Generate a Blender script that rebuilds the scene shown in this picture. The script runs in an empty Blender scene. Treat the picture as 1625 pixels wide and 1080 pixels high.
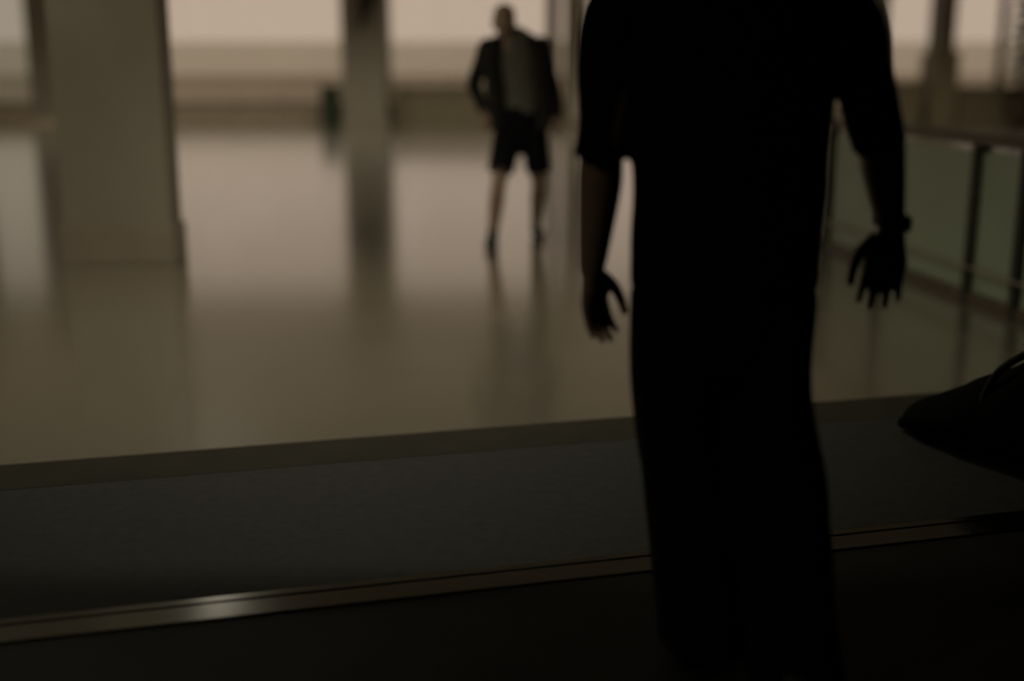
import bpy, bmesh, math, random
from mathutils import Vector, Matrix, noise
C = bpy.context.scene
COL = C.collection
random.seed(4)

# ------------------------------------------------------------------ camera, sky, lights, exposure
F, HC, YH = 1900.0, 1.34, 98.0
PITCH = math.atan((540 - YH) / F)
cam_d = bpy.data.cameras.new('camera')
cam = bpy.data.objects.new('camera', cam_d); COL.objects.link(cam)
cam_d.sensor_width = 36; cam_d.lens = F / 1625 * 36
cam.location = (0, 0, HC)
cam.rotation_euler = (math.pi / 2 - PITCH, 0, 0)
cam_d.clip_start = .05; cam_d.clip_end = 400
cam_d.dof.use_dof = True
cam_d.dof.focus_distance = 3.6
cam_d.dof.aperture_fstop = 0.65
C.camera = cam

C.view_settings.view_transform = 'Standard'
C.view_settings.look = 'None'
C.view_settings.exposure = 0.0
C.view_settings.gamma = 1.0
C.view_settings.use_curve_mapping = False

SKY = (.535, .41, .325)
w = bpy.data.worlds.new('sky'); C.world = w; w.use_nodes = True
bg = w.node_tree.nodes['Background']
bg.inputs[0].default_value = (*SKY, 1); bg.inputs[1].default_value = 1.0

LAMP_POWER = 6.5          # emission of each ceiling panel
LAMP_COLOUR = (1.0, .92, .74)
HALL_Y0 = 4.6             # where the added low dark enclosure ends and the hall begins
FAR = 27.0                # glazed far wall
CEIL = 4.6

# ------------------------------------------------------------------ pixel helpers (1625 x 1080 frame)
_r = Vector((1, 0, 0)); _u = Vector((0, math.sin(PITCH), math.cos(PITCH))); _f = Vector((0, math.cos(PITCH), -math.sin(PITCH)))
def ray(px, py): return _r * ((px - 812.5) / F) + _u * ((540 - py) / F) + _f
def at(px, py, Y):
    d = ray(px, py); return Vector((0, 0, HC)) + d * (Y / d.y)
def ground(px, py, z=0.0):
    d = ray(px, py); return Vector((0, 0, HC)) + d * ((z - HC) / d.z)

# ------------------------------------------------------------------ materials
def mat(name, col, rough=.6, metal=0.0, spec=.5, ior=None, var=.12, scale=6.0, bump=0.0, bscale=60.0, stretch=(1, 1, 1), coat=0.0):
    m = bpy.data.materials.new(name); m.use_nodes = True
    nt = m.node_tree; N = nt.nodes; L = nt.links
    b = N['Principled BSDF']
    tc = N.new('ShaderNodeTexCoord'); mp = N.new('ShaderNodeMapping'); mp.inputs['Scale'].default_value = stretch
    L.new(tc.outputs['Object'], mp.inputs[0])
    nz = N.new('ShaderNodeTexNoise'); nz.inputs['Scale'].default_value = scale; nz.inputs['Detail'].default_value = 4
    L.new(mp.outputs[0], nz.inputs['Vector'])
    rp = N.new('ShaderNodeValToRGB')
    rp.color_ramp.elements[0].position = .3; rp.color_ramp.elements[1].position = .7
    rp.color_ramp.elements[0].color = (*[c * (1 - var) for c in col], 1)
    rp.color_ramp.elements[1].color = (*[min(1, c * (1 + var)) for c in col], 1)
    L.new(nz.outputs['Fac'], rp.inputs[0]); L.new(rp.outputs[0], b.inputs['Base Color'])
    b.inputs['Roughness'].default_value = rough; b.inputs['Metallic'].default_value = metal
    b.inputs['Specular IOR Level'].default_value = spec
    if ior: b.inputs['IOR'].default_value = ior
    b.inputs['Coat Weight'].default_value = coat; b.inputs['Coat Roughness'].default_value = .12; b.inputs['Coat IOR'].default_value = 1.7
    if bump:
        n2 = N.new('ShaderNodeTexNoise'); n2.inputs['Scale'].default_value = bscale; n2.inputs['Detail'].default_value = 3
        L.new(mp.outputs[0], n2.inputs['Vector'])
        bp = N.new('ShaderNodeBump'); bp.inputs['Strength'].default_value = bump; bp.inputs['Distance'].default_value = .01
        L.new(n2.outputs['Fac'], bp.inputs['Height']); L.new(bp.outputs[0], b.inputs['Normal'])
    return m

def glass_mat(name, tint=(.97, .98, .96), fac_tint=None):
    m = bpy.data.materials.new(name); m.use_nodes = True
    nt = m.node_tree; N = nt.nodes; L = nt.links; N.remove(N['Principled BSDF'])
    tr = N.new('ShaderNodeBsdfTransparent'); tr.inputs[0].default_value = (*tint, 1)
    gl = N.new('ShaderNodeBsdfGlossy'); gl.inputs['Roughness'].default_value = .02
    fr = N.new('ShaderNodeFresnel'); fr.inputs[0].default_value = 1.45
    mx = N.new('ShaderNodeMixShader')
    L.new(fr.outputs[0], mx.inputs[0]); L.new(tr.outputs[0], mx.inputs[1]); L.new(gl.outputs[0], mx.inputs[2])
    L.new(mx.outputs[0], N['Material Output'].inputs[0])
    return m

def lamp_mat(name, col, s):
    m = bpy.data.materials.new(name); m.use_nodes = True
    b = m.node_tree.nodes['Principled BSDF']
    b.inputs['Base Color'].default_value = (.8, .8, .8, 1)
    b.inputs['Emission Color'].default_value = (*col, 1); b.inputs['Emission Strength'].default_value = s
    return m

M = dict(
    stone=mat('polished_beige_stone', (.15, .13, .09), rough=.27, ior=2.2, var=.06, scale=2.5, bump=.05, bscale=3, coat=1.0),
    dark_mat=mat('dark_entrance_mat', (.024, .0245, .020), rough=.65, spec=.14, var=.2, scale=25, bump=.1, bscale=220),
    near_floor=mat('near_black_floor', (.011, .0115, .0095), rough=.5, spec=.09, var=.2, scale=8),
    floor_fade=mat('dark_floor_fade', (.026, .024, .015), rough=.7, spec=.08, var=.15, scale=5),
    profile=mat('brushed_metal_profile', (.17, .17, .155), rough=.19, metal=1, var=.08, scale=10, stretch=(1, 30, 1)),
    plaster=mat('warm_plaster', (.66, .59, .48), rough=.75, var=.05, scale=3),
    ceiling=mat('matt_ceiling', (.66, .60, .50), rough=.9, var=.05),
    brown_wall=mat('dark_brown_wall', (.10, .085, .06), rough=.7, var=.06),
    blocker=mat('dark_light_blocker', (.012, .012, .011), rough=.9, spec=.2, var=.1),
    pillar=mat('grey_brown_pillar', (.36, .33, .26), rough=.6, var=.05, scale=2),
    pillar_pale=mat('pale_pillar', (.34, .30, .24), rough=.6, var=.05, scale=2),
    plinth=mat('pillar_plinth', (.36, .31, .24), rough=.5, var=.06, scale=3),
    frame=mat('window_frame', (.22, .19, .15), rough=.5, var=.05),
    sill=mat('brown_sill', (.68, .56, .41), rough=.55, var=.08, scale=4),
    bench=mat('brown_bench_wood', (.34, .28, .18), rough=.5, var=.15, scale=3, stretch=(1, 8, 8)),
    glass=glass_mat('clear_glass'),
    glass_dim=glass_mat('light_dimming_glass', (.80, .84, .82)),  # tint put in only to dim the left window's light
    green_bin=mat('dark_green_paint', (.035, .05, .025), rough=.45, var=.1),
    panel=mat('grey_green_panel', (.32, .38, .27), rough=.35, var=.06, scale=2),
    post=mat('dark_green_post', (.03, .033, .02), rough=.45, var=.1),
    rail=mat('brown_handrail', (.10, .08, .05), rough=.4, var=.12, scale=6),
    steel=mat('thin_steel_rail', (.55, .5, .42), rough=.3, metal=1, var=.05),
    pave=mat('outdoor_paving', (.42, .40, .36), rough=.85, var=.08, scale=.5),
    gradient_pale=mat('pale_gradient_wall', (.86, .85, .78), rough=.9, var=.03, scale=.6),
    gradient_brown=mat('brown_gradient_wall', (.60, .56, .47), rough=.9, var=.08, scale=2),
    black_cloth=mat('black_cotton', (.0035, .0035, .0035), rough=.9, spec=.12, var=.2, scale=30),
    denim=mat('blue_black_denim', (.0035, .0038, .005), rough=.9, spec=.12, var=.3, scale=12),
    skin=mat('skin', (.44, .31, .23), rough=.55, spec=.35, var=.08, scale=20),
    skin_dark=mat('tanned_skin', (.30, .20, .13), rough=.55, spec=.3, var=.08, scale=20),
    hair=mat('dark_hair', (.02, .015, .012), rough=.6, var=.3, scale=60, bump=.4, bscale=160),
    hair_grey=mat('grey_hair', (.42, .39, .33), rough=.7, var=.25, scale=60, bump=.4, bscale=160),
    jacket=mat('charcoal_jacket', (.028, .028, .026), rough=.85, spec=.2, var=.2, scale=20),
    shirt=mat('grey_shirt', (.17, .17, .145), rough=.85, spec=.2, var=.1, scale=20),
    shorts=mat('black_shorts', (.006, .0065, .009), rough=.85, spec=.15, var=.2, scale=20),
    shoe=mat('dark_shoe', (.03, .03, .026), rough=.5, var=.1),
    sole=mat('pale_shoe_sole', (.25, .24, .2), rough=.7),
    white=mat('eye_white', (.7, .68, .62), rough=.3, var=.02), iris=mat('iris', (.03, .02, .012), rough=.2),
    lip=mat('lips', (.26, .11, .085), rough=.5),
    watch=mat('watch_steel', (.6, .58, .52), rough=.25, metal=1), dial=mat('watch_dial', (.01, .01, .01), rough=.2),
    cord=mat('red_cord', (.16, .02, .012), rough=.8),
    form=mat('dull_black', (.004, .004, .0036), rough=.95, spec=.02, var=.2, scale=40, bump=.2, bscale=30),
    webbing=mat('black_webbing', (.009, .009, .008), rough=.8, spec=.2),
    leaf=mat('dark_leaf', (.035, .045, .02), rough=.5, var=.3), pot=mat('brown_pot', (.10, .07, .045), rough=.6),
    wedge_brown=mat('brown_wedge', (.045, .038, .025), rough=.5, var=.08),
    lamp=lamp_mat('lamp_diffuser', LAMP_COLOUR, LAMP_POWER),
    lamp_body=mat('lamp_housing', (.5, .48, .44), rough=.5),
)

# ------------------------------------------------------------------ mesh helpers
def link(name, bm, m, parent=None, smooth=False):
    bmesh.ops.recalc_face_normals(bm, faces=bm.faces)
    me = bpy.data.meshes.new(name); bm.to_mesh(me); bm.free()
    if smooth:
        for p in me.polygons: p.use_smooth = True
    me.materials.append(m)
    o = bpy.data.objects.new(name, me); COL.objects.link(o)
    if parent: o.parent = parent; o.matrix_parent_inverse = Matrix.Translation(parent.location).inverted()
    return o
def thing(name, label, cat, loc=(0, 0, 0), group=None):
    o = bpy.data.objects.new(name, None); COL.objects.link(o); o.location = loc; o.empty_display_size = .1
    o['label'] = label; o['category'] = cat
    if group: o['group'] = group
    return o
def tag(o, label, cat, group=None):
    o['label'] = label; o['category'] = cat
    if group: o['group'] = group
    return o
def struct(o): o['kind'] = 'structure'; return o

def box(bm, x0, x1, y0, y1, z0, z1, bev=0.0):
    r = bmesh.ops.create_cube(bm, size=1)
    bmesh.ops.scale(bm, vec=(x1 - x0, y1 - y0, z1 - z0), verts=r['verts'])
    bmesh.ops.translate(bm, vec=((x0 + x1) / 2, (y0 + y1) / 2, (z0 + z1) / 2), verts=r['verts'])
    if bev:
        es = list({e for v in r['verts'] for e in v.link_edges})
        bmesh.ops.bevel(bm, geom=es, offset=bev, segments=2, affect='EDGES', profile=.6)
def B(*a, **k):
    bm = bmesh.new(); box(bm, *a, **k); return bm
def prism(bm, pts, z0, z1):
    lo = [bm.verts.new((p[0], p[1], z0)) for p in pts]; hi = [bm.verts.new((p[0], p[1], z1)) for p in pts]
    n = len(pts); bm.faces.new(lo[::-1]); bm.faces.new(hi)
    for i in range(n): bm.faces.new((lo[i], lo[(i + 1) % n], hi[(i + 1) % n], hi[i]))
def P(pts, z0, z1):
    bm = bmesh.new(); prism(bm, pts, z0, z1); return bm
def obox(bm, a, b, half, z0, z1, bev=0.0):
    """box along the ground line a-b, half thick"""
    a = Vector(a[:2]); b = Vector(b[:2]); d = (b - a).normalized(); n = Vector((-d.y, d.x)) * half
    q = [a - n, b - n, b + n, a + n]
    k = len(bm.verts); prism(bm, q, z0, z1)
    if bev:
        bm.verts.ensure_lookup_table(); vs = bm.verts[k:]
        es = list({e for v in vs for e in v.link_edges})
        bmesh.ops.bevel(bm, geom=es, offset=bev, segments=2, affect='EDGES')

def cr(p0, p1, p2, p3, t):
    return .5 * ((2 * p1) + (p2 - p0) * t + (2 * p0 - 5 * p1 + 4 * p2 - p3) * t * t + (3 * p1 - p0 - 3 * p2 + p3) * t ** 3)
def limb(bm, pts, rad, ref=(1, 0, 0), n=20, sub=5, caps='rr', depth=.05):
    """closed tube through pts; rad = r or (a along ref, b across); caps per end: r rounded, f flat, h hollow"""
    pts = [Vector(p) for p in pts]
    R = [Vector((r, r, 0)) if not isinstance(r, (tuple, list)) else Vector((r[0], r[1], 0)) for r in rad]
    ref = Vector(ref)
    pp, rr = [], []
    m = len(pts)
    for i in range(m - 1):
        a, b = pts[max(i - 1, 0)], pts[min(i + 2, m - 1)]
        ra, rb = R[max(i - 1, 0)], R[min(i + 2, m - 1)]
        for k in range(sub):
            t = k / sub
            pp.append(cr(a, pts[i], pts[i + 1], b, t)); rr.append(cr(ra, R[i], R[i + 1], rb, t))
    pp.append(pts[-1]); rr.append(R[-1])
    T = []
    for i in range(len(pp)):
        T.append((pp[min(i + 1, len(pp) - 1)] - pp[max(i - 1, 0)]).normalized())
    rings = []
    def ring(c, t, a, b):
        ax = (ref - t * ref.dot(t))
        if ax.length < .05: ax = Vector((0, 1, 0)) - t * t.y
        ax.normalize(); ay = t.cross(ax)
        return [bm.verts.new(c + ax * (a * math.cos(2 * math.pi * j / n)) + ay * (b * math.sin(2 * math.pi * j / n))) for j in range(n)]
    def endrings(c, t, r, kind):          # t points outwards; returned from the body outwards
        out = []
        if kind == 'r':
            for an in (25, 50, 70, 84):
                s, k = math.sin(math.radians(an)), math.cos(math.radians(an))
                out.append((c + t * min(r.x, r.y) * s, r * k))
            return out, c + t * min(r.x, r.y)
        if kind == 'h':
            out.append((c, r * .86)); out.append((c - t * depth, r * .78)); return out, c - t * depth
        return [], c
    st, sp = endrings(pp[0], -T[0], rr[0], caps[0])
    en, ep = endrings(pp[-1], T[-1], rr[-1], caps[1])
    for c, r in reversed(st): rings.append(ring(c, T[0], r.x, r.y))
    for i in range(len(pp)): rings.append(ring(pp[i], T[i], rr[i].x, rr[i].y))
    for c, r in en: rings.append(ring(c, T[-1], r.x, r.y))
    for i in range(len(rings) - 1):
        A, Bq = rings[i], rings[i + 1]
        for j in range(n): bm.faces.new((A[j], A[(j + 1) % n], Bq[(j + 1) % n], Bq[j]))
    v0 = bm.verts.new(sp); v1 = bm.verts.new(ep)
    for j in range(n):
        bm.faces.new((rings[0][(j + 1) % n], rings[0][j], v0)); bm.faces.new((rings[-1][j], rings[-1][(j + 1) % n], v1))
def ball(bm, c, r, Mx=None, seg=20):
    q = bmesh.ops.create_uvsphere(bm, u_segments=seg, v_segments=seg // 2 + 2, radius=1)
    t = Matrix.Translation(Vector(c)) @ Matrix.Diagonal((*r, 1)) if not isinstance(r, (int, float)) else Matrix.Translation(Vector(c)) @ Matrix.Diagonal((r, r, r, 1))
    if Mx is not None: t = Mx @ t
    bmesh.ops.transform(bm, matrix=t, verts=q['verts'])
def fuse(bm, voxel, it=4, fac=.5):
    """voxel-union of the closed shells in bm into one smooth continuous mesh, returned as a bmesh"""
    bmesh.ops.recalc_face_normals(bm, faces=bm.faces)
    me = bpy.data.meshes.new('tmp'); bm.to_mesh(me); bm.free()
    o = bpy.data.objects.new('tmp', me); COL.objects.link(o)
    r = o.modifiers.new('r', 'REMESH'); r.mode = 'VOXEL'; r.voxel_size = voxel
    s = o.modifiers.new('s', 'SMOOTH'); s.factor = fac; s.iterations = it
    dg = bpy.context.evaluated_depsgraph_get()
    m2 = bpy.data.meshes.new_from_object(o.evaluated_get(dg))
    bpy.data.objects.remove(o); bpy.data.meshes.remove(me)
    b2 = bmesh.new(); b2.from_mesh(m2); bpy.data.meshes.remove(m2)
    return b2
def folds(bm, amp, sc, seed=0.0):
    bm.normal_update()
    mv = [(v, noise.noise(Vector((v.co.x * sc[0] + seed, v.co.y * sc[1], v.co.z * sc[2]))) + .4 * noise.noise(Vector((v.co.x * sc[0] * 2.3, v.co.y * sc[1] * 2.3 + seed, v.co.z * sc[2] * 2.1)))) for v in bm.verts]
    for v, k in mv: v.co += v.normal * (amp * k)
    return bm
def tube(bm, pts, r, n=8, sub=4): limb(bm, pts, [r] * len(pts), n=n, sub=sub)

# ------------------------------------------------------------------ structure: floors
dirv = (ground(1000, 878) - ground(0, 985)); dirv.z = 0; dirv.normalize()
def line(py):                      # threshold lines cross the frame's left edge at py
    a = ground(0, py); return a - dirv * 6, a + dirv * 12
def strip(p0, p1):
    a0, b0 = line(p0); a1, b1 = line(p1); return [a1, b1, b0, a0]
XW = 13.0
XL = -11.9           # the hall's left wall
a, b = line(778)
def on(y0, x):                     # y of a threshold line at x
    q0, q1 = line(y0); t = (x - q0.x) / (q1.x - q0.x); return q0.y + (q1.y - q0.y) * t
XV = 2.6
struct(link('floor', P([(XL, on(738, XL)), (XW, on(738, XW)), (XW, FAR + .3), (XL, FAR + .3)], -.12, 0), M['stone']))
def cross(y0, y1): return [(-XV - 3, on(y1, -XV - 3)), (XV + 3, on(y1, XV + 3)), (XV + 3, on(y0, XV + 3)), (-XV - 3, on(y0, -XV - 3))]
struct(link('trim_1', P(cross(738, 778), -.12, .001), M['floor_fade']))  # dark strip stands in for the hall floor's fading reflection
struct(link('floor_mat', P(cross(778, 986), -.12, 0), M['dark_mat']))
pr = bmesh.new()
prism(pr, cross(986, 994), -.12, .006); prism(pr, cross(994, 1012), -.12, .003); prism(pr, cross(1012, 1022), -.12, .006)
struct(link('trim_2', pr, M['profile']))
struct(link('floor_near', P([(-XV - 3, -4), (XV + 3, -4), (XV + 3, on(1022, XV + 3)), (-XV - 3, on(1022, -XV - 3))], -.12, 0), M['near_floor']))

# ceilings and walls
struct(link('ceiling', B(XL, XW, HALL_Y0, FAR + .3, CEIL, CEIL + .15), M['ceiling']))
struct(link('ceiling_blocker', B(-XV - .2, XV + .2, -4, HALL_Y0, 2.5, 2.65), M['blocker']))  # unseen low dark enclosure, added to keep the foreground dark
struct(link('wall_left', B(XL - .2, XL, HALL_Y0 - .2, FAR + .3, -.12, CEIL + .15), M['plaster']))
struct(link('wall_right', B(XW, XW + .2, HALL_Y0 - .2, FAR + .3, -.12, CEIL + .15), M['brown_wall']))
wv = bmesh.new(); box(wv, -XV - .2, -XV, -4, HALL_Y0, 0, 2.5)
struct(link('wall_blocker_left', wv, M['blocker']))
struct(link('wall_blocker_right', B(XV, XV + .2, -4, HALL_Y0, 0, 2.5), M['blocker']))
struct(link('wall_blocker_near', B(-XV - .2, XV + .2, -4.2, -4, -.12, 2.65), M['blocker']))
wf = bmesh.new()
box(wf, XL, -XV - .2, HALL_Y0 - .2, HALL_Y0, -.12, CEIL); box(wf, XV + .2, XW, HALL_Y0 - .2, HALL_Y0, -.12, CEIL)
box(wf, -XV - .2, XV + .2, HALL_Y0 - .2, HALL_Y0, 2.65, CEIL)
struct(link('wall_front', wf, M['plaster']))

# far glazed wall: sill, header, windows
def X(px, Y=FAR): return at(px, 190, Y).x
WTOP = 3.9
SILL = at(0, 168, FAR).z
wfar = bmesh.new(); box(wfar, XL, XW, FAR, FAR + .3, WTOP, CEIL); box(wfar, XL, XW, FAR, FAR + .3, -.12, SILL)
struct(link('wall_far', wfar, M['sill']))
def window(k, px0, px1, mull=(), gm='glass'):
    x0, x1 = X(px0), X(px1)
    fr = bmesh.new(); t = .07
    box(fr, x0, x0 + t, FAR + .08, FAR + .2, SILL, WTOP); box(fr, x1 - t, x1, FAR + .08, FAR + .2, SILL, WTOP)
    box(fr, x0 + t, x1 - t, FAR + .08, FAR + .2, SILL, SILL + t); box(fr, x0 + t, x1 - t, FAR + .08, FAR + .2, WTOP - t, WTOP)
    root = struct(link('window_%d' % k, fr, M['frame']))
    xs = [x0] + [X(p) for p in mull] + [x1]
    for q in xs[1:-1]: link('mullion', B(q - .05, q + .05, FAR + .08, FAR + .2, SILL + t, WTOP - t), M['frame'], root)
    for q0, q1 in zip(xs, xs[1:]): link('pane', B(q0 + .05, q1 - .05, FAR + .135, FAR + .147, SILL + t, WTOP - t), M[gm], root)
window(1, -36, 62, (), 'glass_dim'); window(2, 62, 570, (175,)); window(3, 570, 900); window(4, 900, 1395, (1150,)); window(5, 1395, 1490)
window(6, 1490, 1582); window(7, 1582, 1740)

# outdoors: paving and two made-up walls grading the window brightness
struct(link('ground_outside', B(-70, 70, FAR + .3, 120, -.2, -.05), M['pave']))
gw = bmesh.new(); box(gw, -70, 70, 46, 46.3, -.05, at(800, 66, 46).z)
struct(link('wall_gradient_pale', gw, M['gradient_pale']))
gl = bmesh.new(); box(gl, -70, 70, 36, 36.5, -.05, at(800, 122, 36).z); box(gl, -70, 70, 35.95, 36.55, at(800, 122, 36).z, at(800, 122, 36).z + .06)
struct(link('wall_gradient_brown', gl, M['gradient_brown']))

# ------------------------------------------------------------------ ceiling panels: one inferred from the strip glint, the rest added for light
k = 0
LAMPS = [(lx, ly) for ly in (7.0, 12.9) for lx in (-10.1, -3.9)]
for lx, ly in LAMPS:
    side = {-10.1: 'added by the left wall', -3.9: 'near the broad pillar'}[lx]
    dist = {7.0: 'added nearest row', 12.9: 'second row'}[ly]
    t = thing('ceiling_light', 'square ceiling light panel, %s, %s' % (side, dist), 'ceiling light', (lx, ly, CEIL), 'square lights in the hall ceiling')
    h = bmesh.new()
    box(h, lx - .64, lx - .6, ly - .64, ly + .64, CEIL - .08, CEIL); box(h, lx + .6, lx + .64, ly - .64, ly + .64, CEIL - .08, CEIL)
    box(h, lx - .6, lx + .6, ly - .64, ly - .6, CEIL - .08, CEIL); box(h, lx - .6, lx + .6, ly + .6, ly + .64, CEIL - .08, CEIL)
    link('housing', h, M['lamp_body'], t)
    link('diffuser', B(lx - .6, lx + .6, ly - .6, ly + .6, CEIL - .06, CEIL - .03), M['lamp'], t)

# added fill lights, no source known: a ceiling can with a spot in it
FILL = [(-9.2, 22.0, 220, 'far left, before the windows'), (-5.6, 22.0, 220, 'left, before the windows'), (-2.0, 22.0, 220, 'middle, before the windows'),
        (1.8, 22.0, 220, 'right of middle, before the windows'), (5.4, 22.0, 150, 'right, before the windows'), (9.0, 22.0, 150, 'far right, before the windows'), (-.7, 5.9, 420, 'alone above the hall entrance'), (-1.3, 1.2, 26, 'in the added low ceiling')]
for lx, ly, pw, where in FILL:
    cz = CEIL if ly > HALL_Y0 else 2.5
    t = thing('fill_light', 'added unseen round downlight, ' + where, 'fill_light', (lx, ly, cz), 'added round fill lights')
    h = bmesh.new(); limb(h, [(lx, ly, cz), (lx, ly, cz - .1)], [.11, .12], caps='fh', n=24, sub=1, depth=.07)
    link('housing', h, M['lamp_body'], t, True)
    ld = bpy.data.lights.new('spot_lamp', 'SPOT'); ld.energy = pw; ld.color = LAMP_COLOUR; ld.spot_size = math.radians(125 if ly > 10 else 150 if ly < HALL_Y0 else 92); ld.spot_blend = .7 if ly > 10 else 1.0; ld.shadow_soft_size = .08
    lo = bpy.data.objects.new('spot_lamp', ld); COL.objects.link(lo); lo.parent = t; lo.location = (0, 0, -.11)

# ------------------------------------------------------------------ pillars
def pillar(label, px0, px1, Y, dep, m, plinth=None, zt=CEIL, plm=None, grow=.03):
    x0, x1 = X(px0, Y), X(px1, Y)
    t = thing('pillar', label, 'pillar', ((x0 + x1) / 2, Y + dep / 2, 0))
    pz = plinth or .12
    link('shaft', B(x0, x1, Y, Y + dep, pz, zt, bev=.012), m, t)
    link('plinth', B(x0 - grow, x1 + grow, Y - grow, Y + dep + grow, 0, pz, bev=.008), plm or M['plinth'], t)
    return t
gp = ground(180, 418)
YP = gp.y
# the big pillar leans with perspective: its face spans the frame at its base
x0, x1 = at(104, 400, YP).x, at(274, 400, YP).x
t = thing('pillar', 'broad grey-brown square pillar standing nearest on the left', 'pillar', ((x0 + x1) / 2, YP + .14, 0))
link('shaft', B(x0, x1, YP, YP + .28, .26, CEIL, bev=.012), M['pillar'], t)
link('plinth', B(x0 - .02, x1 + .02, YP - .02, YP + .30, 0, .26, bev=.008), M['plinth'], t)
pillar('slim pillar at the window wall, partly hidden left of the broad pillar', 52, 92, FAR - .5, .5, M['pillar_pale'], plm=M['sill'])
t2 = pillar('square pillar at the window wall beside the dark green bin', 545, 614, FAR - 1.2, 1.2, M['pillar_pale'])
# dark triangular bracket at the top of that pillar
p1, p2, p3 = at(566, -30, FAR - 1.22), at(612, -30, FAR - 1.22), at(571, 52, FAR - 1.22)
bm = bmesh.new()
fa = [bm.verts.new((p.x, FAR - 1.32, p.z)) for p in (p1, p2, p3)]; fb = [bm.verts.new((p.x, FAR - 1.2, p.z)) for p in (p1, p2, p3)]
bm.faces.new(fa); bm.faces.new(fb[::-1])
for i in range(3): bm.faces.new((fa[i], fa[(i + 1) % 3], fb[(i + 1) % 3], fb[i]))
o = link('wedge', bm, M['wedge_brown'], t2); o['label'] = 'dark brown triangular bracket'  # plain dark triangular piece on the pillar face
pillar('slim pillar just behind the walking person with the dark jacket', 867, 886, FAR - .5, .5, M['pillar_pale'])
pillar('pale pillar at the window wall, close to the left sleeve of the black-clad person', 906, 932, FAR - .5, .5, M['plaster'])
pillar('added slim pale pillar standing in for a blurred sleeve, just beside the right arm of the black-clad person', 1368, 1400, FAR - .6, .6, M['pillar_pale'])  # made-up pillar, stands in for the arm's motion ghost
pillar('pillar at the window wall carrying a wide dark plinth, beyond the railing', 1478, 1506, FAR - .6, .6, M['pillar'], plinth=at(0, 82, FAR).z, plm=M['bench'], grow=.1)

# ------------------------------------------------------------------ benches, bin, plant at the far wall
def bench(label, px0, px1, ytop, Y, m):
    x0, x1 = X(px0, Y), X(px1, Y); z = at(0, ytop, Y).z
    t = thing('box_bench', label, 'bench', ((x0 + x1) / 2, Y, 0))
    link('base', B(x0 + .05, x1 - .05, Y + .05, Y + .55, 0, z - .06), m, t)
    link('seat', B(x0, x1, Y, Y + .58, z - .06, z, bev=.012), m, t)
bench('long low brown box bench behind the jacketed walker', 622, 862, 137, FAR - .62, M['bench'])
bench('long low brown box bench under the right-hand windows, beyond the railing', 1517, 1660, 136, FAR - .62, M['bench'])
bench('short low brown box bench just right of the black-clad person', 1406, 1465, 130, FAR - .62, M['bench'])

bx0, bx1, by = X(508, FAR - .9), X(540, FAR - .9), FAR - .9
bt = thing('litter_bin', 'dark green litter bin beside the window-wall pillar', 'bin', ((bx0 + bx1) / 2, by + .2, 0))
zb = at(0, 136, by).z
link('body', B(bx0 + .02, bx1 - .02, by, by + .4, 0, zb - .1, bev=.02), M['green_bin'], bt)
link('lid', B(bx0, bx1, by - .02, by + .42, zb - .1, zb, bev=.03), M['green_bin'], bt)
link('slot', B(bx0 + .1, bx1 - .1, by - .024, by - .016, zb - .075, zb - .03), M['dial'], bt)

px_, py_ = X(1614, FAR - 1.3), FAR - 1.3
pt = thing('potted_plant', 'tall dark potted plant at the right edge before the windows', 'plant', (px_, py_, 0))
bm = bmesh.new(); limb(bm, [(px_, py_, 0), (px_, py_, .25), (px_, py_, .5)], [.16, .2, .24], caps='fh', n=20, sub=2)
link('pot', bm, M['pot'], pt, True)
bm = bmesh.new(); limb(bm, [(px_, py_, .4), (px_ + .03, py_, 1.1), (px_ - .02, py_ + .02, 1.9), (px_, py_, 2.5)], [.035, .03, .022, .012], n=8)
link('stem', bm, M['pot'], pt, True)
for i in range(60):
    z = .8 + 1.9 * i / 60; an = i * 2.4; ln = random.uniform(.3, .5) * (1.15 - .35 * i / 60)
    bm = bmesh.new()
    d = Vector((math.cos(an), math.sin(an), 0)); s = Vector((-d.y, d.x, 0)); base = Vector((px_, py_, z))
    prev = None
    for q in range(6):
        u = q / 5; c = base + d * (ln * u) + Vector((0, 0, .22 * math.sin(u * 2.2) - .16 * u * u))
        wd = .10 * math.sin(math.pi * min(.97, u * .92 + .06))
        cur = [bm.verts.new(c - s * wd), bm.verts.new(c - Vector((0, 0, .012))), bm.verts.new(c + s * wd)]
        if prev:
            bm.faces.new((prev[0], prev[1], cur[1], cur[0])); bm.faces.new((prev[1], prev[2], cur[2], cur[1]))
        prev = cur
    link('leaf', bm, M['leaf'], pt, True)

# ------------------------------------------------------------------ panelled railing on the right
RA, RB = ground(1312, 392), ground(1602, 500); RA.z = RB.z = 0
rd = (RB - RA).normalized(); rl = (RB - RA).length
rt = thing('railing', 'waist-high railing of grey-green panels with dark posts and brown handrail, right side', 'railing', tuple(RA))
RH = .95
s0, s1 = -1.0, rl + 1.0
posts = [s0] + [((ground(p, q) - RA).dot(rd)) for p, q in ((1316, 393), (1400, 424), (1540, 476), (1612, 504))] + [s1]
for s in posts:
    bm = bmesh.new(); obox(bm, RA + rd * (s - .035), RA + rd * (s + .035), .045, 0, RH - .06, bev=.006); link('post', bm, M['post'], rt)
for u, v in zip(posts, posts[1:]):
    bm = bmesh.new(); obox(bm, RA + rd * (u + .04), RA + rd * (v - .04), .012, .06, RH - .1, bev=.004); link('panel', bm, M['panel'], rt)
bm = bmesh.new(); obox(bm, RA + rd * (s0 - .06), RA + rd * (s1 + .06), .05, RH - .06, RH, bev=.012); link('handrail', bm, M['rail'], rt)
bm = bmesh.new(); obox(bm, RA + rd * s0, RA + rd * s1, .035, 0, .06, bev=.005); link('bottom_rail', bm, M['rail'], rt)
nn = Vector((-rd.y, rd.x, 0));  nn = nn if nn.x < 0 else -nn
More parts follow.
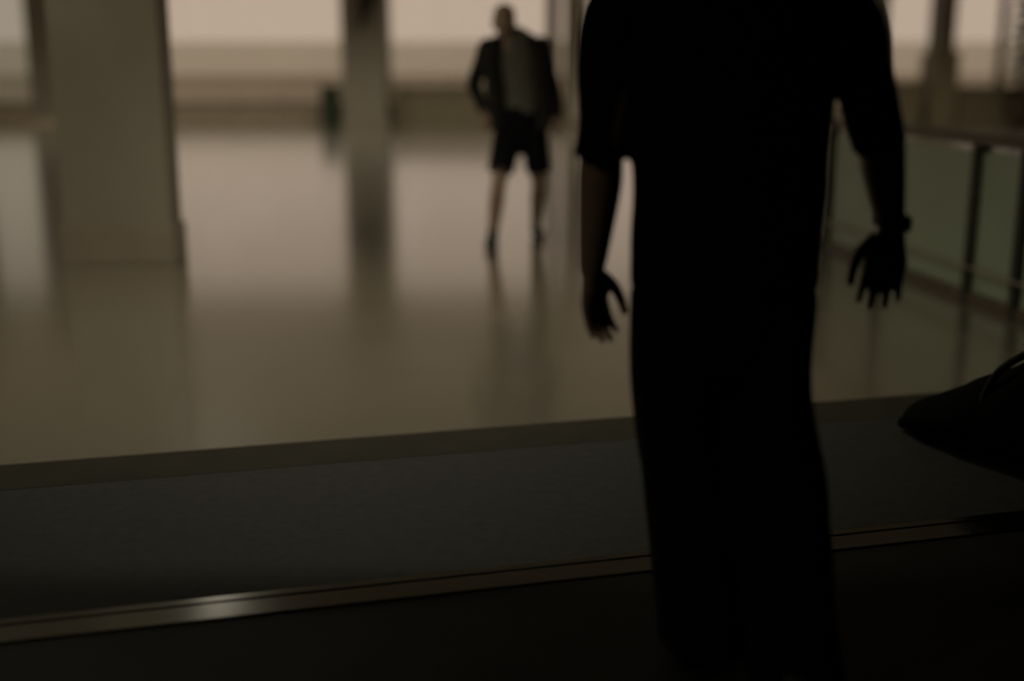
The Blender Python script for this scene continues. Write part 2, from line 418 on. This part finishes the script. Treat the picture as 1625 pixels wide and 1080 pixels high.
bm = bmesh.new(); tube(bm, [RA + rd * s0 + nn * .055 + Vector((0, 0, .2)), RA + rd * s1 + nn * .055 + Vector((0, 0, .2))], .009)
o = link('low_bar', bm, M['steel'], rt, True); o['label'] = 'thin pale metal bar near the floor'

# ------------------------------------------------------------------ people
def head(Mx, bm):
    """skull, jaw, neck root, nose, brow, lips and ears; faces local -Y; origin at the skull centre"""
    ball(bm, (0, .012, .035), (.076, .097, .088), Mx); ball(bm, (0, -.018, -.02), (.066, .075, .085), Mx)
    ball(bm, (0, -.05, -.085), (.038, .038, .032), Mx); ball(bm, (0, -.03, -.062), (.055, .052, .045), Mx)
    ball(bm, (0, -.082, .022), (.05, .016, .013), Mx)                                # brow
    ball(bm, (0, -.098, -.018), (.011, .02, .03), Mx); ball(bm, (0, -.106, -.035), (.017, .015, .012), Mx)   # nose
    for s in (-1, 1):
        ball(bm, (s * .04, -.07, -.025), (.026, .02, .02), Mx)                        # cheek
        ball(bm, (s * .078, .01, -.012), (.011, .022, .034), Mx)                      # ear
def hand(bm, wrist, d, palm, thumb, size=1.0, curl=.5, spread=.12):
    """wrist -> fingers along d, palm faces `palm`, thumb leaves towards `thumb`"""
    d = Vector(d).normalized(); palm = Vector(palm); palm = (palm - d * palm.dot(d)).normalized()
    side = d.cross(palm).normalized()
    if side.dot(Vector(thumb)) < 0: side = -side
    W = Vector(wrist); S = size
    limb(bm, [W - d * .02 * S, W + d * .02 * S, W + d * .06 * S, W + d * .092 * S], [(.026 * S, .019 * S), (.031 * S, .018 * S), (.042 * S, .016 * S), (.042 * S, .013 * S)], ref=side)
    for off, ln, r in ((.033, .070, .0088), (.011, .080, .0092), (-.011, .074, .0088), (-.032, .058, .0078)):
        base = W + (d * .083 + side * off) * S
        c = base; dd = (d + side * (off * spread * 14)).normalized(); pts = [base - dd * .02 * S, base]
        an = 0
        for q, fr in enumerate((.46, .31, .23)):
            an += curl * (.55, .75, .55)[q]
            seg = (dd * math.cos(an) + palm * math.sin(an)) * (ln * fr * S)
            c = c + seg; pts.append(c)
        limb(bm, pts, [r * S * 1.05, r * S * 1.08, r * S, r * .92 * S, r * .8 * S], ref=side, n=12, sub=3)
    tb = W + (d * .022 + side * .022) * S
    t1 = tb + (d * .03 + side * .028 + palm * .012) * S; t2 = t1 + (d * .034 + side * .008 + palm * .012) * S; t3 = t2 + (d * .026 + palm * .008) * S
    limb(bm, [tb - side * .01 * S, tb, t1, t2, t3], [.014 * S, .0155 * S, .0125 * S, .0105 * S, .0088 * S], ref=palm, n=12, sub=3)
def shoe(root, ankle, toe_dir, m, ms, L=.28, lift=0.0):
    d = Vector((toe_dir[0], toe_dir[1], 0)).normalized(); a0 = Vector((ankle[0], ankle[1], lift)); sx = Vector((-d.y, d.x, 0))
    bm = bmesh.new()
    limb(bm, [a0 - d * .055 + Vector((0, 0, .055)), a0 + Vector((0, 0, .058)), a0 + d * .09 + Vector((0, 0, .05)), a0 + d * .16 + Vector((0, 0, .042)), a0 + d * (L - .09) + Vector((0, 0, .036))],
         [(.034, .034), (.04, .042), (.045, .036), (.048, .028), (.04, .022)], ref=sx)
    limb(bm, [a0 + Vector((0, 0, .05)), a0 + Vector((0, 0, .12))], [(.042, .048), (.042, .05)], ref=sx, caps='rh')
    s = link('shoe', fuse(bm, .007, 3), m, root, True)
    bm = bmesh.new()
    pts = []
    for i in range(28):
        an = 2 * math.pi * i / 28; u = math.cos(an); v = math.sin(an)
        l = .5 * (L + .0) * u + L * .5 - .085; wd = (.046 if u > 0 else .036) * abs(v) ** .8 * (1 if v > 0 else -1)
        q = a0 + d * l + sx * wd; pts.append((q.x, q.y))
    prism(bm, pts, lift, lift + .028)
    s2 = link('sole', bm, ms, root)

# --- the large dark person, seen from behind, near the camera
PY = 2.46
def A(px, py, dy=0.0): return at(px, py, PY + dy)
g1 = ground(1190, 1075); PYg = g1.y
ctr = A(1150, 400)
pr1 = thing('person', 'person in black short-sleeved shirt and wide black trousers, back turned, walking in front', 'person', (ctr.x, PY, 0))
shL, shR = A(1012, 5), A(1300, 5)
elL, elR = A(958, 228, .0), A(1394, 205, .03)
wrL, wrR = A(939, 425, .07), A(1414, 362, .13)
hipL, hipR = A(1082, 450), A(1215, 450)
knL, knR = A(1105, 770, .10), A(1240, 765, -.02)
anL = Vector((A(1118, 1000, .12).x, PY + .14, .09)); anR = Vector((A(1258, 1000, -.16).x, PY - .2, .09))
nk = A(1155, -45, .03); nk.z = 1.53
hd = Vector((nk.x, PY + .06, 1.72))
MH = Matrix.Translation(hd) @ Matrix.Rotation(math.pi, 4, 'Z')
b = bmesh.new()
head(MH, b)
limb(b, [nk - Vector((0, 0, .06)), nk, hd + Vector((0, -.02, -.07))], [(.075, .06), (.058, .056), (.056, .058)])
ch, wa, pe = A(1155, 90), A(1155, 270), A(1150, 430)
limb(b, [A(1155, -5), ch, wa, pe, A(1150, 500)], [(.15, .075), (.165, .105), (.14, .095), (.155, .105), (.12, .09)])
for sh, el, wr, sg in ((shL, elL, wrL, -1), (shR, elR, wrR, 1)):
    limb(b, [sh + Vector((-sg * .03, 0, 0)), sh.lerp(el, .4), el, el.lerp(wr, .35), wr], [.055, .05, .045, .046, .029])
for h, k_, a_ in ((hipL, knL, anL), (hipR, knR, anR)):
    limb(b, [h, h.lerp(k_, .5), k_, k_.lerp(a_, .4), a_], [.082, .075, .055, .053, .036])
    limb(b, [a_ + Vector((0, -.03, -.04)), a_ + Vector((0, .06, -.045)), a_ + Vector((0, .12, -.06))], [.035, .036, .025])
hand(b, wrL, A(950, 555, .10) - wrL, (.75, -.65, 0), (.7, .7, 0), 1.05, curl=.3, spread=.14)
hand(b, wrR, A(1390, 500, .14) - wrR, (-.3, -.9, 0), (-1, .3, 0), 1.1, curl=.26, spread=.14)
link('body', fuse(b, .0048, 3), M['skin_dark'], pr1, True)
b = bmesh.new()                                             # short dark hair
ball(b, (0, .022, .05), (.082, .098, .088), MH); ball(b, (0, .06, 0), (.068, .06, .08), MH)
link('hair', folds(fuse(b, .006, 2), .004, (40, 40, 40)), M['hair'], pr1, True)
for s in (-1, 1):
    b = bmesh.new(); ball(b, (s * .031, -.079, .004), .0125, MH, 14); e = link('eye', b, M['white'], pr1, True)
    b = bmesh.new(); ball(b, (s * .031, -.0865, .004), (.006, .006, .006), MH, 10); link('iris', b, M['iris'], e, True)
b = bmesh.new(); ball(b, (0, -.094, -.06), (.024, .008, .008), MH); link('lips', b, M['lip'], pr1, True)
# shirt with wide short sleeves
b = bmesh.new()
limb(b, [nk + Vector((0, 0, -.015)), A(1155, -18), A(1155, 60), A(1157, 150), A(1158, 270), A(1152, 380), A(1150, 455)],
     [(.085, .075), (.19, .1), (.215, .135), (.212, .14), (.203, .135), (.194, .138), (.192, .142)], caps='fh', n=28)
limb(b, [A(1045, -12), A(990, 20), A(962, 110), A(957, 195), A(945, 258)], [.07, .078, .060, .052, (.050, .054)], caps='rh')
limb(b, [A(1265, -12), A(1325, 20), A(1368, 110), A(1386, 175, .02), A(1394, 232, .05)], [.07, .08, .064, .055, (.05, .056)], caps='rh')
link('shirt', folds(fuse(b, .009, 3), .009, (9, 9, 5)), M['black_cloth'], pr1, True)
# wide trousers
b = bmesh.new()
limb(b, [A(1150, 395), A(1148, 460), A(1147, 540)], [(.185, .125), (.192, .13), (.188, .125)], caps='rr')
limb(b, [A(1080, 470), A(1079, 620, .03), A(1100, 770, .08), A(1112, 900, .1), A(1125, 1060, .11)], [(.105, .115), (.108, .115), (.107, .115), (.108, .12), (.118, .135)], caps='rh', depth=.1)
limb(b, [A(1216, 470), A(1211, 620, 0), A(1232, 765, -.03), A(1246, 900, -.08), A(1262, 1075, -.13)], [(.105, .115), (.104, .115), (.104, .115), (.1, .118), (.103, .13)], caps='rh', depth=.1)
bb = folds(fuse(b, .009, 3), .010, (8, 8, 3), 3.3)
for v in bb.verts: v.co.z = max(v.co.z, .035)
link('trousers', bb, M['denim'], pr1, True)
shoe(pr1, (anL.x, anL.y + .0), (-.1, 1), M['shoe'], M['shoe'], .3); shoe(pr1, (anR.x, anR.y), (.1, 1), M['shoe'], M['shoe'], .3)
# wristwatch on the right wrist
fd = (wrR - elR).normalized(); q = fd.to_track_quat('Z', 'Y').to_matrix().to_4x4()
b = bmesh.new()
MW = Matrix.Translation(wrR - fd * .015) @ q
N_ = 32
rg = []
for i in range(N_):
    an = 2 * math.pi * i / N_
    for rr_, zz in ((.033, -.009), (.0365, -.009), (.0365, .009), (.033, .009)):
        rg.append(b.verts.new(MW @ Vector((rr_ * math.cos(an), rr_ * math.sin(an), zz))))
for i in range(N_):
    for j in range(4):
        a0, a1 = i * 4, ((i + 1) % N_) * 4
        b.faces.new((rg[a0 + j], rg[a1 + j], rg[a1 + (j + 1) % 4], rg[a0 + (j + 1) % 4]))
wt = tag(link('wristwatch', b, M['watch'], None), 'metal wristwatch on the right wrist of the black-clad person', 'watch')
out = Vector((.8, -.6, 0)); out = (out - fd * out.dot(fd)).normalized()
b = bmesh.new(); c0 = wrR - fd * .015 + out * .034
limb(b, [c0, c0 + out * .008], [.018, .018], caps='ff', n=24, sub=1); link('case', b, M['watch'], wt)
b = bmesh.new(); limb(b, [c0 + out * .008, c0 + out * .009], [.015, .015], caps='ff', n=24, sub=1); link('dial', b, M['dial'], wt)

# --- the walker further back: open charcoal jacket, grey shirt, black shorts, facing the camera
WY = ground(800, 388).y
def W_(px, py, dy=0.0): return at(px, py, WY + dy)
gc = ground(815, 380)
pr2 = thing('person', 'blurred walker in open charcoal jacket and black shorts, coming towards the camera', 'person', (gc.x, WY, 0))
hz = W_(800, 36)
MH = Matrix.Translation(hz) @ Matrix.Rotation(.12, 4, 'Z') @ Matrix.Rotation(.06, 4, 'Y')
nk = W_(806, 62)
b = bmesh.new(); head(MH, b)
limb(b, [nk - Vector((0, 0, .05)), nk, hz + Vector((0, .015, -.06))], [(.07, .06), (.055, .053), (.053, .055)])
limb(b, [W_(816, 66), W_(818, 100), W_(824, 145), W_(826, 185), W_(826, 200)], [(.13, .07), (.155, .1), (.135, .09), (.15, .1), (.12, .09)])
sL, sR = W_(775, 76), W_(857, 74)
eL, eR = W_(752, 132, .04), W_(876, 135, .04)
wL, wR = W_(768, 178, -.06), W_(884, 187, -.03)
for sh, el, wr, sg in ((sL, eL, wL, 1), (sR, eR, wR, -1)):
    limb(b, [sh + Vector((sg * .03, 0, 0)), sh.lerp(el, .4), el, el.lerp(wr, .35), wr], [.05, .044, .038, .038, .026])
hand(b, wL, Vector((.1, -.15, -1)), (.8, .3, 0), (0, -1, 0), .95, curl=.5, spread=.16)
hand(b, wR, Vector((.05, -.1, -1)), (-.8, .3, 0), (0, -1, 0), .95, curl=.5, spread=.16)
hL, hR = W_(806, 205), W_(846, 205)
kL, kR = W_(791, 292, -.12), W_(855, 290, .02)
aL = W_(782, 373, -.06); aL.z = .09; aR = Vector((W_(851, 340, .35).x, WY + .38, .09))
for h, k_, a_ in ((hL, kL, aL), (hR, kR, aR)):
    limb(b, [h, h.lerp(k_, .5), k_, k_.lerp(a_, .35), a_], [.082, .074, .055, .056, .036])
    limb(b, [a_ + Vector((0, .03, -.04)), a_ + Vector((0, -.06, -.045)), a_ + Vector((0, -.12, -.06))], [.033, .034, .024])
link('body', fuse(b, .0055, 3), M['skin'], pr2, True)
b = bmesh.new(); ball(b, (0, .02, .052), (.081, .096, .083), MH); ball(b, (0, .05, .01), (.074, .062, .07), MH)
link('hair', folds(fuse(b, .007, 2), .004, (40, 40, 40)), M['hair_grey'], pr2, True)
for s in (-1, 1):
    b = bmesh.new(); ball(b, (s * .031, -.079, .004), .0125, MH, 14); e = link('eye', b, M['white'], pr2, True)
    b = bmesh.new(); ball(b, (s * .031, -.0865, .004), (.006, .006, .006), MH, 10); link('iris', b, M['iris'], e, True)
b = bmesh.new(); ball(b, (0, -.094, -.06), (.024, .008, .008), MH); link('lips', b, M['lip'], pr2, True)
b = bmesh.new()
limb(b, [nk + Vector((0, 0, -.02)), W_(816, 72), W_(819, 105), W_(824, 145), W_(826, 196)], [(.07, .065), (.155, .09), (.168, .115), (.155, .108), (.168, .118)], caps='fh', n=24)
link('shirt', folds(fuse(b, .011, 3), .006, (10, 10, 6)), M['shirt'], pr2, True)
# jacket: two fronts, back and sleeves around the shirt
b = bmesh.new()
bk = .035
limb(b, [W_(812, 64, bk), W_(817, 80, bk), W_(820, 110, bk), W_(826, 150, bk), W_(828, 205, bk)], [(.12, .06), (.19, .10), (.195, .115), (.185, .115), (.19, .12)], caps='fh', n=24)
limb(b, [W_(788, 66, -.03), W_(779, 95, -.07), W_(786, 140, -.07), W_(788, 205, -.07)], [(.05, .05), (.075, .06), (.07, .06), (.072, .06)], caps='rf')
limb(b, [W_(842, 64, -.03), W_(856, 95, -.07), W_(860, 140, -.07), W_(863, 205, -.07)], [(.05, .05), (.062, .06), (.056, .06), (.058, .06)], caps='rf')
limb(b, [sL + Vector((.04, 0, .01)), sL + Vector((-.005, 0, 0)), sL.lerp(eL, .5), eL, eL.lerp(wL, .5), wL], [.06, .07, .062, .055, .05, .044], caps='rh')
limb(b, [sR + Vector((-.04, 0, .01)), sR + Vector((.005, 0, 0)), sR.lerp(eR, .5), eR, eR.lerp(wR, .5), wR], [.06, .07, .062, .055, .05, .044], caps='rh')
link('jacket', folds(fuse(b, .010, 3), .009, (9, 9, 6), 1.7), M['jacket'], pr2, True)
b = bmesh.new()
limb(b, [W_(825, 180), W_(826, 205), W_(826, 220)], [(.172, .118), (.175, .125), (.15, .12)])
limb(b, [W_(806, 206), W_(800, 240, -.05), W_(795, 272, -.1)], [(.098, .11), (.1, .11), (.1, .11)], caps='rh')
limb(b, [W_(847, 206), W_(851, 240, 0), W_(855, 272, .02)], [(.098, .11), (.096, .11), (.096, .11)], caps='rh')
link('shorts', folds(fuse(b, .010, 3), .007, (10, 10, 5), 5.1), M['shorts'], pr2, True)
shoe(pr2, (aL.x, aL.y), (-.1, -1), M['shoe'], M['sole'], .28)
shoe(pr2, (aR.x, aR.y), (.1, -1), M['shoe'], M['sole'], .28)

# ------------------------------------------------------------------ black bag slumped on the floor at the right edge
g0 = ground(1395, 690); g2 = ground(1640, 760)
ax = (Vector((g2.x, g2.y, 0)) - Vector((g0.x, g0.y, 0))).normalized(); pp = Vector((-ax.y, ax.x, 0))
B0 = Vector((g0.x, g0.y, 0)) + pp * .12
bgt = thing('dark_form', 'slumped dark bag lying on the floor at the right edge', 'form', tuple(B0 + ax * .4))  # duffel outline made up for an unexplained dark area
prof = [(.02, .035, .03), (.14, .10, .075), (.3, .15, .12), (.48, .18, .17), (.7, .21, .225), (.9, .2, .235), (1.0, .16, .19)]
b = bmesh.new()
limb(b, [B0 + ax * s + Vector((0, 0, h)) for s, wd, h in prof], [(wd, h) for s, wd, h in prof], ref=pp, n=28)
bb = folds(fuse(b, .012, 3), .012, (7, 7, 9), 2.2)
for v in bb.verts: v.co.z = max(v.co.z, 0.0)
link('body', bb, M['form'], bgt, True)
b = bmesh.new()
tube(b, [B0 + ax * s + Vector((0, 0, h * 2 + .004)) for s, wd, h in prof[1:]], .008, n=8); link('zip', b, M['webbing'], bgt, True)
for sg in (-1, 1):
    b = bmesh.new()
    tube(b, [B0 + ax * .4 + pp * sg * .14 + Vector((0, 0, .2)), B0 + ax * .45 + pp * sg * .12 + Vector((0, 0, .34)), B0 + ax * .6 + pp * sg * .08 + Vector((0, 0, .44)), B0 + ax * .76 + pp * sg * .12 + Vector((0, 0, .38)), B0 + ax * .8 + pp * sg * .17 + Vector((0, 0, .28))], .013, n=8)
    link('handle', b, M['webbing'], bgt, True)
